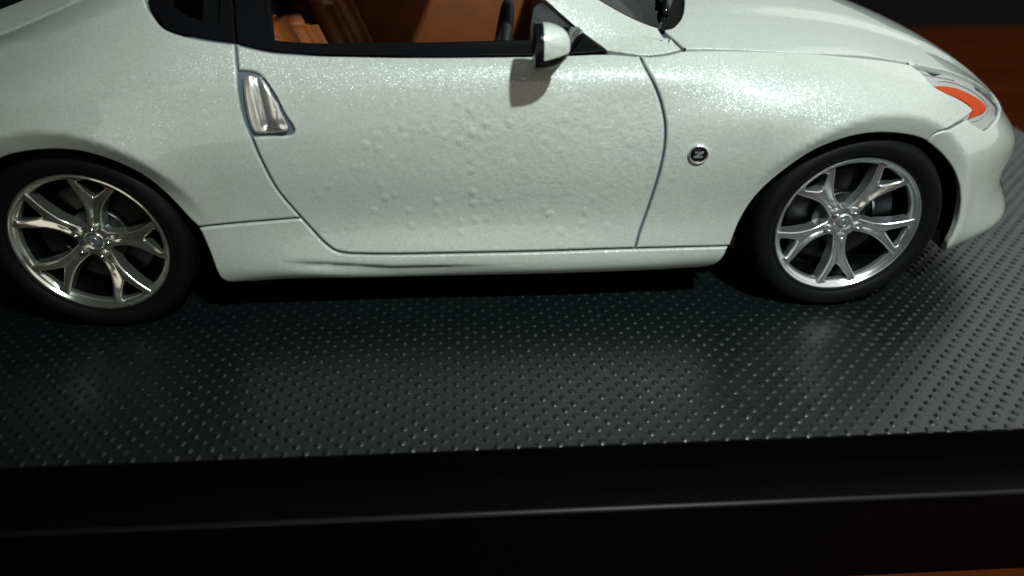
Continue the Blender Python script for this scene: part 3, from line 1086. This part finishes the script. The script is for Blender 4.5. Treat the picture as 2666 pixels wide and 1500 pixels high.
# side glass and its black trim
T0 = 38.7
bl = S([(1310, 137), (1100, 139.5), (900, 137), (760, 133), (690, 128), (640, 119), (594, 107)])
g_low = curve(S([(1330, 97), (1100, 103), (900, 105), (690, 98)]))
sash = join(curve(S([(1528, 126), (1430, 134), (1310, 137), (1100, 139.5), (900, 137), (760, 133), (690, 128), (640, 119), (594, 107)])),
            curve(np.vstack([S([(594, 107), (590, 50), (587, 1)]), [(-30.5, 50.3)]])),
            curve(np.array([(-30.5, 50.3), (-24.8, 50.4)])),
            curve(np.vstack([[(-24.8, 50.4)], S([(679, 1), (684, 50), (690, 98)])])),
            g_low[::-1],
            curve(S([(1330, 97), (1332, 60), (1338, 20)])),
            curve(S([(1338, 20), (1350, 6), (1369, 1)])),
            curve(S([(1369, 1), (1400, 30), (1437, 62), (1480, 95), (1528, 126)])))
for mir in (False, True):
    panel('window_sash', side, sash, 'sash', gap=0.05, rnd=0.2, depth=0.6, lift=0.15, spacing=0.9, mirror=mir)
    dg = join(curve(S([(1352, 99), (1100, 106), (900, 108), (684, 101)])), curve(np.vstack([S([(684, 101), (680, 50), (675, 1)]), [(-25.5, 50.2)]])),
              curve(np.array([(-25.5, 50.2), (-10, 50.2), (0.5, 48.2), (9, 45.6)])), curve(np.vstack([[(9, 45.6)], S([(1395, 20), (1352, 99)])])))
    panel('door_glass', side, dg, 'glass', gap=0.0, roll=False, depth=0.3, lift=0.45, spacing=1.2, mirror=mir)
    qo = S([(592, 106), (520, 96), (450, 81), (405, 57), (378, 20), (371, 1)])
    qo_l = join(curve(qo), curve(np.array([qo[-1], (qo[-1][0] + .2, 46.6), (qo[-1][0] + 2.4, 48.6), (-31, 50.2)])), curve(np.vstack([[(-31, 50.2)], S([(584, 1), (588, 50), (592, 106)])])))
    qi = S([(548, 58), (520, 52), (470, 36), (438, 14), (432, 1)])
    qi_l = join(curve(qi), curve(np.array([qi[-1], (qi[-1][0] + .4, 45.4), (qi[-1][0] + 2.4, 47.4), (-31.8, 48.8)])), curve(np.vstack([[(-31.8, 48.8)], S([(550, 1), (549, 30), (548, 58)])])))
    panel('quarter_window_trim', side, [qo_l, qi_l], 'sash', gap=0.05, rnd=0.2, depth=0.6, lift=0.15, spacing=0.9, mirror=mir)
    panel('quarter_glass', side, qi_l, 'glass', gap=-0.3, roll=False, depth=0.2, lift=0.5, spacing=1.0, mirror=mir)

for mir in (False, True):
    pb = join(curve(np.array([(-33.5, 38.6), (-26, 38.4)])), curve(np.array([(-26, 38.4), (-26.4, 50.5)])), curve(np.array([(-26.4, 50.5), (-33.5, 50.5)])), curve(np.array([(-33.5, 50.5), (-33.5, 38.6)])))
    panel('pillar_backing', side, pb, 'void', gap=0.0, roll=False, depth=0.3, lift=0.95, spacing=1.5, mirror=mir)

# ------------------------------------------------------------------ inner shell showing as ink in the seams
def shell(name, mirror):
    us = np.arange(-112, 111.9, 0.8)
    ts = np.r_[np.arange(5.0, 38.3, 0.8), 38.4, np.arange(39.2, 51.6, 0.8)]
    U, T = np.meshgrid(us, ts, indexing='ij')
    P = side(U.ravel(), T.ravel())
    n = frame(side, U.ravel(), T.ravel())[2]
    Q = P - n * 0.55
    nt_ = len(ts)
    ok = np.ones(len(Q), bool)
    for c in (-WX, WX):
        ok &= np.hypot(P[:, 0] - c, P[:, 2] - RW) > 16.4
    ok &= ~((np.abs(P[:, 0] - WX) < 16) & (P[:, 2] < RW)) & ~((np.abs(P[:, 0] + WX) < 16) & (P[:, 2] < RW))
    uu, tt = U.ravel(), T.ravel()
    ok &= (tt < 38.5) | ((uu > 17) & (uu < 25.5))
    ok &= ~((tt < 12.5) & ((uu > 33.5) & (uu < 70) | (uu < -35.5) & (uu > -70)))
    ok &= ~inside(join(lamp_low, lamp_bot, lamp_fwd, lamp_top[::-1]), np.stack([uu, tt], 1))      # the lamp wells stay open
    Fc = []
    for i in range(len(us) - 1):
        for j_ in range(nt_ - 1):
            q = (i * nt_ + j_, (i + 1) * nt_ + j_, (i + 1) * nt_ + j_ + 1, i * nt_ + j_ + 1)
            if all(ok[k] for k in q):
                Fc.append(q)
    used = sorted({k for f in Fc for k in f})
    rm = {k: i for i, k in enumerate(used)}
    Q = Q[used]
    if mirror:
        Q[:, 1] = 2 * YC - Q[:, 1]
    me_ = mesh_np(name, Q - np.array(CAR0), [tuple(rm[k] for k in (f if not mirror else f[::-1])) for f in Fc])
    return link(name, me_, 'seam', car)


shell('inner_shell', False)
shell('inner_shell', True)

# under-hood seam backing, cowl and floor pan
us = np.linspace(23, 111, 90)
ss = np.linspace(0.0, 2.0, 60)
U, T = np.meshgrid(us, ss, indexing='ij')
P = hood(U.ravel(), np.clip(T.ravel(), 0.002, 1.998)) - np.array([0, 0, 0.7])
Fc = [(i * 60 + k, (i + 1) * 60 + k, (i + 1) * 60 + k + 1, i * 60 + k + 1) for i in range(89) for k in range(59)]
link('bonnet_liner', mesh_np('bonnet_liner', P - np.array(CAR0), Fc), 'seam', car)


def floor_pan():
    bm = bmesh.new()
    box_bm(bm, (-66, 5 - YC, 7.4), (66, 2 * YC - 5 - YC, 9.6), 0.6)
    bm_obj('floor_pan', bm, 'void', car)
    for c in (-WX, WX):
        for sgn in (-1, 1):
            prof = [(17.2, 1.3), (17.4, 14.0), (3.0, 14.2)]
            V_, F_ = lathe(prof, 40, (math.radians(-17), math.radians(197)))
            V_ = np.array(V_) + np.array([c, 0, RW])
            V_[:, 1] -= YC
            if sgn > 0:
                V_[:, 1] *= -1
            link('wheel_well', mesh_np('wheel_well', V_, F_), 'void', car)


floor_pan()

# ------------------------------------------------------------------ wheels
def spoke_surf(phi):
    c_, s_ = math.cos(phi), math.sin(phi)

    def f(a, b):
        a = np.asarray(a, float)
        b = np.asarray(b, float)
        r = np.hypot(a, b)
        dish = 1.35 - 1.15 * sstep(1.5, 10.0, r)
        w = 0.55 + 0.30 * np.clip(a - 4.5, 0, 6)
        g = 0.48 * np.exp(-(b / w) ** 2 * 1.6) * sstep(2.2, 4.0, a)
        y = dish + g
        # local frame: outward is -y; (a, b) turned by phi.  b is flipped so that a x b points outward
        return np.stack([a * c_ - b * s_, y, a * s_ + b * c_], 1)
    return f


half_out = np.array([(1.5, 1.15), (3.0, 1.00), (4.2, 0.95), (5.4, 1.14), (6.6, 1.60), (7.8, 2.24), (9.0, 2.92), (9.75, 3.35)])
up = curve(half_out, 0.35)
lo_ = up[::-1] * np.array([1, -1])
end = np.array([(9.95, v) for v in np.linspace(3.3, -3.3, 14)])
spoke_loop = join(up, end, lo_, np.array([(1.5, 0.4), (1.5, -0.4)])[::-1])
hole = join(curve(np.array([(6.85, 0.0), (7.25, 0.30), (8.2, 1.02), (9.0, 1.66), (9.28, 1.45), (9.36, 0.8), (9.38, 0.0)]), 0.25),
            curve(np.array([(9.38, 0.0), (9.36, -0.8), (9.28, -1.45), (9.0, -1.66), (8.2, -1.02), (7.25, -0.30), (6.85, 0.0)]), 0.25))
SP = panel_mesh(spoke_surf(0.0), [spoke_loop, hole], spacing=0.4, gap=0.0, rnd=0.36, depth=1.5, lift=0.0)
SP.name = 'spoke'


def text_strip(parent, pts, w, mat, name, ylev):
    pass


def wheel(x, near, mat, spin, label):
    w = empty('wheel', (x, -YC if near else YC, RW), car)
    if not near:
        w.rotation_euler = (0, 0, math.pi)
    w['label'] = label
    lathe_obj('tyre', [(10.25, 0.25), (10.45, -0.02), (10.62, -0.16), (10.9, -0.18), (11.1, -0.42), (11.6, -0.62), (12.3, -0.66), (12.9, -0.45), (13.3, 0.0), (13.55, 0.5), (13.66, 1.0),
                       (13.67, 2.0), (13.45, 2.1), (13.45, 2.35), (13.67, 2.45), (13.67, 4.6), (13.45, 4.7), (13.45, 5.0), (13.67, 5.1), (13.67, 7.2), (13.45, 7.3), (13.45, 7.55), (13.67, 7.65),
                       (13.66, 8.6), (13.3, 9.4), (12.3, 9.9), (10.4, 9.6)], 'rubber', w, 96)
    lathe_obj('rim', [(10.42, 0.22), (10.46, 0.02), (10.38, -0.12), (10.22, -0.16), (10.08, -0.06), (10.0, 0.15), (9.82, 0.32), (9.55, 0.55), (9.42, 1.0), (9.36, 1.45)], mat, w, 96)
    lathe_obj('barrel', [(9.40, 1.40), (9.3, 2.0), (9.05, 4.0), (9.0, 6.5), (9.3, 8.8), (9.9, 9.2)], 'disc', w, 64)
    for k in range(5):
        o = link('spoke', SP.copy(), mat, w)
        o.rotation_euler = (0, -(spin + k * 2 * math.pi / 5), 0)
    lathe_obj('hub', [(0.0, 1.25), (1.02, 1.25), (1.05, 1.12), (1.22, 1.06), (1.34, 1.14), (1.40, 1.30), (1.9, 1.28), (2.3, 1.38), (2.45, 1.6), (2.45, 3.4)], mat, w, 48)
    lathe_obj('centre_cap', [(0.0, 1.12), (0.7, 1.12), (0.92, 1.2), (1.0, 1.27)], 'smoke', w, 32)
    lathe_obj('cap_emblem', [(0.42, 1.105), (0.46, 1.06), (0.56, 1.06), (0.60, 1.105)], 'emblem', w, 32)
    for k in range(5):
        a = spin + k * 2 * math.pi / 5
        ln = lathe_obj('lug_nut', [(0.0, 0.98), (0.16, 0.96), (0.30, 0.80), (0.46, 0.84), (0.56, 1.02), (0.60, 1.5)], mat, w, 12)
        ln.location = np.array([2.2 * math.cos(a), 0.05, 2.2 * math.sin(a)]) * MM
    lathe_obj('brake_disc', [(2.6, 3.0), (3.9, 3.0), (4.1, 3.2), (4.2, 4.0), (7.3, 4.0), (7.35, 4.6), (2.6, 4.7)], 'disc', w, 64)
    lathe_obj('brake_hat', [(0.0, 2.4), (1.6, 2.4), (1.8, 2.6), (1.85, 3.1)], 'silver', w, 32)
    # caliper: an arc block over the disc
    cal = lathe_obj('brake_caliper', [(5.4, 3.2), (7.9, 3.2), (8.1, 3.5), (8.1, 5.0), (5.2, 5.0), (5.2, 3.4), (5.4, 3.2)], 'disc', w, 14, (math.radians(150), math.radians(215)) if x < 0 else (math.radians(-20), math.radians(38)))
    lathe_obj('backing', [(0.1, 5.2), (9.0, 5.2)], 'void', w, 40)
    return w


SPF, SPR = math.radians(58.7), math.radians(73.6)
wheel(WX, True, 'silver', SPF, 'front wheel with satin silver paint on its five forked spokes')
wheel(-WX, True, 'chrome', SPR, 'rear wheel with dark mirror chrome on its five forked spokes')
wheel(WX, False, 'silver', SPF, 'front wheel on the far side')
wheel(-WX, False, 'chrome', SPR, 'rear wheel on the far side')

# ------------------------------------------------------------------ head lamp
lamp_loop = join(lamp_low, lamp_bot, lamp_fwd, lamp_top[::-1])
for mir in (False, True):
    hl = panel('headlight', side, lamp_loop, 'lens', gap=0.08, rnd=0.22, depth=0.3, lift=0.02, spacing=0.6, mirror=mir, label='clear headlight lens over grey reflector and amber indicator')
    panel('reflector', side, lamp_loop, 'reflector', hl, gap=0.0, roll=False, depth=0.2, lift=0.55, spacing=0.7, mirror=mir)
    amb_t = z3([(1905, 631), (1990, 630), (2100, 652), (2200, 698), (2280, 752), (2315, 800), (2295, 838), (2240, 858), (2190, 880)])
    amb_b = z3([(2190, 880), (2205, 840), (2198, 792), (2120, 738), (2000, 684), (1905, 631)])
    amb = join(curve(S(amb_t), 0.35), curve(S(amb_b), 0.35))
    panel('indicator', side, amb, 'amber', hl, gap=0.0, rnd=0.12, depth=0.2, lift=0.28, spacing=0.5, mirror=mir)
    dk = z3([(2235, 640), (2330, 712), (2383, 766)])
    dku = curve(S(dk), 0.35)
    dk_loop = join(dku, curve(np.array([dku[-1], lamp_fwd[len(lamp_fwd) // 2] - (0.25, 0)]), 0.4), curve(np.array([lamp_fwd[len(lamp_fwd) // 2] - (0.25, 0), dku[-1] - (0.9, 0.8), dku[0]]), 0.4))
    panel('lamp_shade', side, dk_loop, 'smoke', hl, gap=0.0, rnd=0.1, depth=0.1, lift=0.36, spacing=0.5, mirror=mir)

def lamp_ridges(hl_, mir):
    for L_, r_ in ((z3([(1955, 590), (2030, 590), (2130, 620), (2230, 672), (2300, 735), (2340, 800), (2330, 860)]), 0.06), (z3([(1790, 515), (1880, 540), (1980, 560), (2080, 582)]), 0.05), (z3([(2215, 900), (2280, 880), (2330, 830)]), 0.07)):
        q = curve(S(L_), 0.5)
        P_ = side(q[:, 0], q[:, 1]) - frame(side, q[:, 0], q[:, 1])[2] * 0.5
        if mir:
            P_[:, 1] = 2 * YC - P_[:, 1]
        tube('reflector_edge', P_, r_, 'emblem', hl_)


for o_ in [c for c in car.children if c.name.startswith('headlight')]:
    lamp_ridges(o_, o_.name != 'headlight')

# ------------------------------------------------------------------ door handle
hd_loop = curve(S([(611, 192), (630, 188), (655, 195), (679, 224), (702, 265), (726, 316), (721, 329), (690, 334), (655, 336), (638, 331), (625, 300), (615, 250), (611, 192)]), 0.3)


def handle_surf(u, t):
    P = side(u, t)
    n = frame(side, u, t)[2]
    uc = -25.6 - 0.10 * (t - 33)
    lx = (u - uc)
    bulge = 0.75 * np.exp(-((lx - 0.5) / 1.7) ** 2) * sstep(28.5, 31, t) * sstep(37.5, 34.5, t)
    groove = -0.55 * np.exp(-((lx + 1.15) / 0.33) ** 2) * sstep(29, 30, t) * sstep(37, 35.5, t)
    ridge = -0.22 * np.exp(-((lx - 0.9) / 0.22) ** 2) * sstep(29.5, 31, t) * sstep(35.5, 34.0, t)
    lip = 0.35 * np.exp(-((t - 29.4) / 0.5) ** 2) * sstep(0, 1, lx)
    return P + n * (bulge + groove + 0.4 * ridge + lip)[:, None]


if np.hypot(*(hd_loop[0] - hd_loop[-1])) < 1e-3:
    hd_loop = hd_loop[:-1]
for mir in (False, True):
    panel('door_handle', handle_surf, hd_loop, 'handle_chrome', gap=0.0, rnd=0.35, depth=0.6, lift=-0.12, spacing=0.3, mirror=mir, label='polished chrome upright door handle')

# ------------------------------------------------------------------ round emblem with a Z on the fender
eb = S([(1757, 387)])[0]
ebP = side(eb[:1], eb[1:])[0]
ebN = frame(side, eb[:1], eb[1:])[2][0]


def emblem(mirror):
    e = empty('fender_emblem', (0, 0, 0), car)
    e['label'] = 'round black fender badge with a silver letter Z'
    p = ebP - np.array(CAR0)
    q = Vector((0, -1, 0)).rotation_difference(Vector(ebN))
    if mirror:
        p = p * np.array([1, -1, 1])
        nn = ebN * np.array([1, -1, 1])
        q = Vector((0, -1, 0)).rotation_difference(Vector(nn))
    e.location = p * MM
    e.rotation_mode = 'QUATERNION'
    e.rotation_quaternion = q
    lathe_obj('badge_disc', [(0.0, -0.42), (0.6, -0.40), (1.0, -0.30), (1.08, -0.22)], 'black', e, 40)
    lathe_obj('badge_ring', [(1.06, -0.22), (1.1, -0.36), (1.2, -0.40), (1.3, -0.32), (1.36, 0.1)], 'handle_chrome', e, 40)
    zpoly = [(-0.52, 0.44), (0.62, 0.50), (0.60, 0.30), (-0.02, -0.16), (0.56, -0.14), (0.50, -0.38), (-0.66, -0.44), (-0.62, -0.22), (0.08, 0.22), (-0.50, 0.18)]
    V_ = [(x, -0.48, z) for x, z in zpoly] + [(x, -0.30, z) for x, z in zpoly]
    n = len(zpoly)
    F_ = [tuple(range(n))] + [(i, i + n, (i + 1) % n + n, (i + 1) % n) for i in range(n)]
    link('letter', mesh_np('letter', V_, F_, False), 'emblem', e)


emblem(False)
emblem(True)

# ------------------------------------------------------------------ door mirror
def mirror_part(name, mat, parent, zlo, zhi, sgn, seg=26, rows=22, scale=1.0):
    """D-shaped shell: flat towards the rear, round towards the front, between two heights"""
    V_, F_ = [], []
    ys = np.linspace(-5.4, -0.5, rows)
    for y in ys:
        q = (y + 2.95) / 2.45
        tap = (1 - min(1, abs(q)) ** 2.6) ** 0.5 if abs(q) < 1 else 0.0
        tap = max(tap, 0.02)
        for k in range(seg):
            a = 2 * math.pi * k / seg
            c, s = math.cos(a), math.sin(a)
            rx = 4.1 if c > 0 else 0.4
            ex = abs(c) ** (0.85 if c > 0 else 0.5) * (1 if c > 0 else -1)
            X = 7.5 + rx * ex * tap * scale
            Z = 40.2 + 2.6 * (abs(s) ** 0.8) * (1 if s > 0 else -1) * tap * scale + 0.08 * (y + 2.95)
            V_.append((X, y, Z))
    n = len(ys)
    for i in range(n - 1):
        for k in range(seg):
            j_ = (k + 1) % seg
            F_.append((i * seg + k, i * seg + j_, (i + 1) * seg + j_, (i + 1) * seg + k))
    F_.append(tuple(range(seg)))
    F_.append(tuple(range((n - 1) * seg, n * seg))[::-1])
    me_ = mesh_np(name, np.array(V_) - np.array(CAR0), F_, True)
    bm_ = bmesh.new()
    bm_.from_mesh(me_)
    bmesh.ops.recalc_face_normals(bm_, faces=bm_.faces)
    slope = 0.22
    for zc, out in ((zhi, True), (zlo, False)):
        if zc is None:
            continue
        nrm = Vector((-slope, 0, 1)).normalized()
        bmesh.ops.bisect_plane(bm_, geom=bm_.verts[:] + bm_.edges[:] + bm_.faces[:], plane_co=Vector((9 * MM, 0, zc * MM)), plane_no=nrm, clear_outer=out, clear_inner=not out)
    if zlo is not None:
        bmesh.ops.bisect_plane(bm_, geom=bm_.verts[:] + bm_.edges[:] + bm_.faces[:], plane_co=Vector((8.35 * MM, 0, 0)), plane_no=Vector((1, 0, 0)), clear_outer=False, clear_inner=True)
        bmesh.ops.solidify(bm_, geom=bm_.faces[:], thickness=0.12 * MM)
    if sgn > 0:
        for v in bm_.verts:
            v.co.y *= -1
        bmesh.ops.reverse_faces(bm_, faces=bm_.faces)
    for e in bm_.edges:
        if len(e.link_faces) == 2 and e.calc_face_angle(0) > math.radians(45):
            e.smooth = False
    bm_.to_mesh(me_)
    bm_.free()
    return link(name, me_, mat, parent)


for sgn in (-1, 1):
    cap = mirror_part('mirror_cap', 'paint', car, 39.2, None, sgn)
    cap['label'] = 'white door mirror cap over a black lower shell'
    mirror_part('mirror_base', 'black', cap, None, None, sgn, scale=0.975)
    # black foot joining the housing to the window triangle
    bm = bmesh.new()
    r = bmesh.ops.create_cube(bm, size=1.0)
    for v in r['verts']:
        t_ = v.co.y + 0.5
        v.co = Vector((9.6 + 3.0 * t_ + v.co.x * (2.0 + 1.5 * t_), (-2.2 + 8.0 * t_) - YC, 38.9 + 0.7 * t_ + v.co.z * (1.6 + 0.3 * t_))) * MM
    if sgn > 0:
        for v in bm.verts:
            v.co.y *= -1
    bmesh.ops.bevel(bm, geom=bm.edges[:], offset=0.35 * MM, segments=3, affect='EDGES')
    bm_obj('mirror_foot', bm, 'black', cap, True)

# ------------------------------------------------------------------ cowl and wipers
P = []
us = np.linspace(0, 1, 40)
near = roof(np.full(40, 24.7), np.linspace(0.02, 1.98, 40)) - np.array([0, 0, 0.5])
fwd = near + np.array([6.5, 0, -2.0])
V_ = np.vstack([near, fwd]) - np.array(CAR0)
link('cowl', mesh_np('cowl', V_, [(i, 40 + i, 41 + i, i + 1) for i in range(39)]), 'void', car)




def on_screen(u, s, up):
    return roof(np.array([u]), np.array([s]))[0] + np.array([0.25, 0, 0.95]) * up


for s0, s1 in ((0.12, 0.85), (0.95, 1.6)):
    w_ = tube('wiper_arm', [on_screen(24.6, s0, 0.2), on_screen(24.3, s0 + .05, 0.8), on_screen(23.6, (s0 + s1) / 2, 0.7), on_screen(23.0, s1, 0.5)], [0.6, 0.5, 0.35, 0.25], 'black', car)
    tube('wiper_blade', [on_screen(23.4, s0 + 0.1, 0.35), on_screen(22.8, (s0 + s1) / 2, 0.35), on_screen(22.4, s1 + 0.1, 0.35)], 0.28, 'black', w_)

# ------------------------------------------------------------------ cabin
def seat(yc):
    s = empty('seat', (0, yc - YC, 0), car)

    def blob(name, boxes, mat):
        bm_ = bmesh.new()
        for lo_, hi_, sh in boxes:
            r_ = bmesh.ops.create_cube(bm_, size=1.0)
            vs = r_['verts']
            for v in vs:
                z_ = lo_[2] + (hi_[2] - lo_[2]) * (v.co.z + .5)
                v.co = Vector(((lo_[0] + hi_[0]) / 2 + v.co.x * (hi_[0] - lo_[0]) + sh * (z_ - lo_[2]), (lo_[1] + hi_[1]) / 2 + v.co.y * (hi_[1] - lo_[1]), z_)) * MM
            es = list({e for v in vs for e in v.link_edges})
            bmesh.ops.bevel(bm_, geom=es, offset=1.8 * MM, segments=6, affect='EDGES')
        return bm_obj(name, bm_, mat, s, True)
    blob('cushion', [((-22, -9, 10), (1, 9, 16.5), 0)], 'orange')
    blob('backrest', [((-23.5, -6, 15), (-18, 6, 40), -0.42)], 'orange')
    blob('bolster', [((-22, -9.6, 14), (-15.0, -5.6, 38), -0.40)], 'orange')
    blob('bolster', [((-22, 5.6, 14), (-15.0, 9.6, 38), -0.40)], 'orange')
    blob('headrest', [((-33.5, -4.5, 40.5), (-30, 4.5, 47), -0.2)], 'orange')


seat(YC - 15.5)
seat(YC + 15.5)
bm = bmesh.new()
box_bm(bm, (-46, 9 - YC, 9), (28, 2 * YC - 9 - YC, 10.2))
bm_obj('cabin_floor', bm, 'dark_trim', car)
bm = bmesh.new()
box_bm(bm, (12, 9 - YC, 24), (30, 2 * YC - 9 - YC, 38.2), 2.0)
bm_obj('dashboard', bm, 'dark_trim', car, True)
bm = bmesh.new()
box_bm(bm, (-16, -4, 10), (14, 4, 24), 1.5)
bm_obj('centre_console', bm, 'dark_trim', car, True)
bm = bmesh.new()
box_bm(bm, (-48, 8 - YC, 10), (-34, 2 * YC - 8 - YC, 37), 1.5)
bm_obj('rear_bulkhead', bm, 'dark_trim', car, True)
for sgn in (-1, 1):
    bm = bmesh.new()
    box_bm(bm, (-28, sgn * 32.4 - 1.2, 10), (20, sgn * 32.4 + 1.2, 37.0), 0.8)
    bm_obj('door_lining', bm, 'orange', car, True)
# steering wheel, seen edge-on
sw = empty('steering_wheel', np.array((4.2, YC - 15.5, 33.2)) - np.array(CAR0), car)
sw.rotation_euler = (0, math.radians(10), 0)
V_, F_ = [], []
for i in range(40):
    a = 2 * math.pi * i / 40
    for k in range(10):
        b_ = 2 * math.pi * k / 10
        r_ = 7.4 + 0.75 * math.cos(b_)
        V_.append((0.75 * math.sin(b_), r_ * math.cos(a), r_ * math.sin(a)))
for i in range(40):
    for k in range(10):
        F_.append((i * 10 + k, i * 10 + (k + 1) % 10, ((i + 1) % 40) * 10 + (k + 1) % 10, ((i + 1) % 40) * 10 + k))
link('wheel_rim', mesh_np('wheel_rim', V_, F_), 'dark_trim', sw)
bm = bmesh.new()
box_bm(bm, (0.2, -7, -1.0), (1.4, 7, 1.0), 0.4)
box_bm(bm, (0, -2.4, -2.4), (2.0, 2.4, 2.4), 0.6)
bm_obj('wheel_boss', bm, 'dark_trim', sw, True)
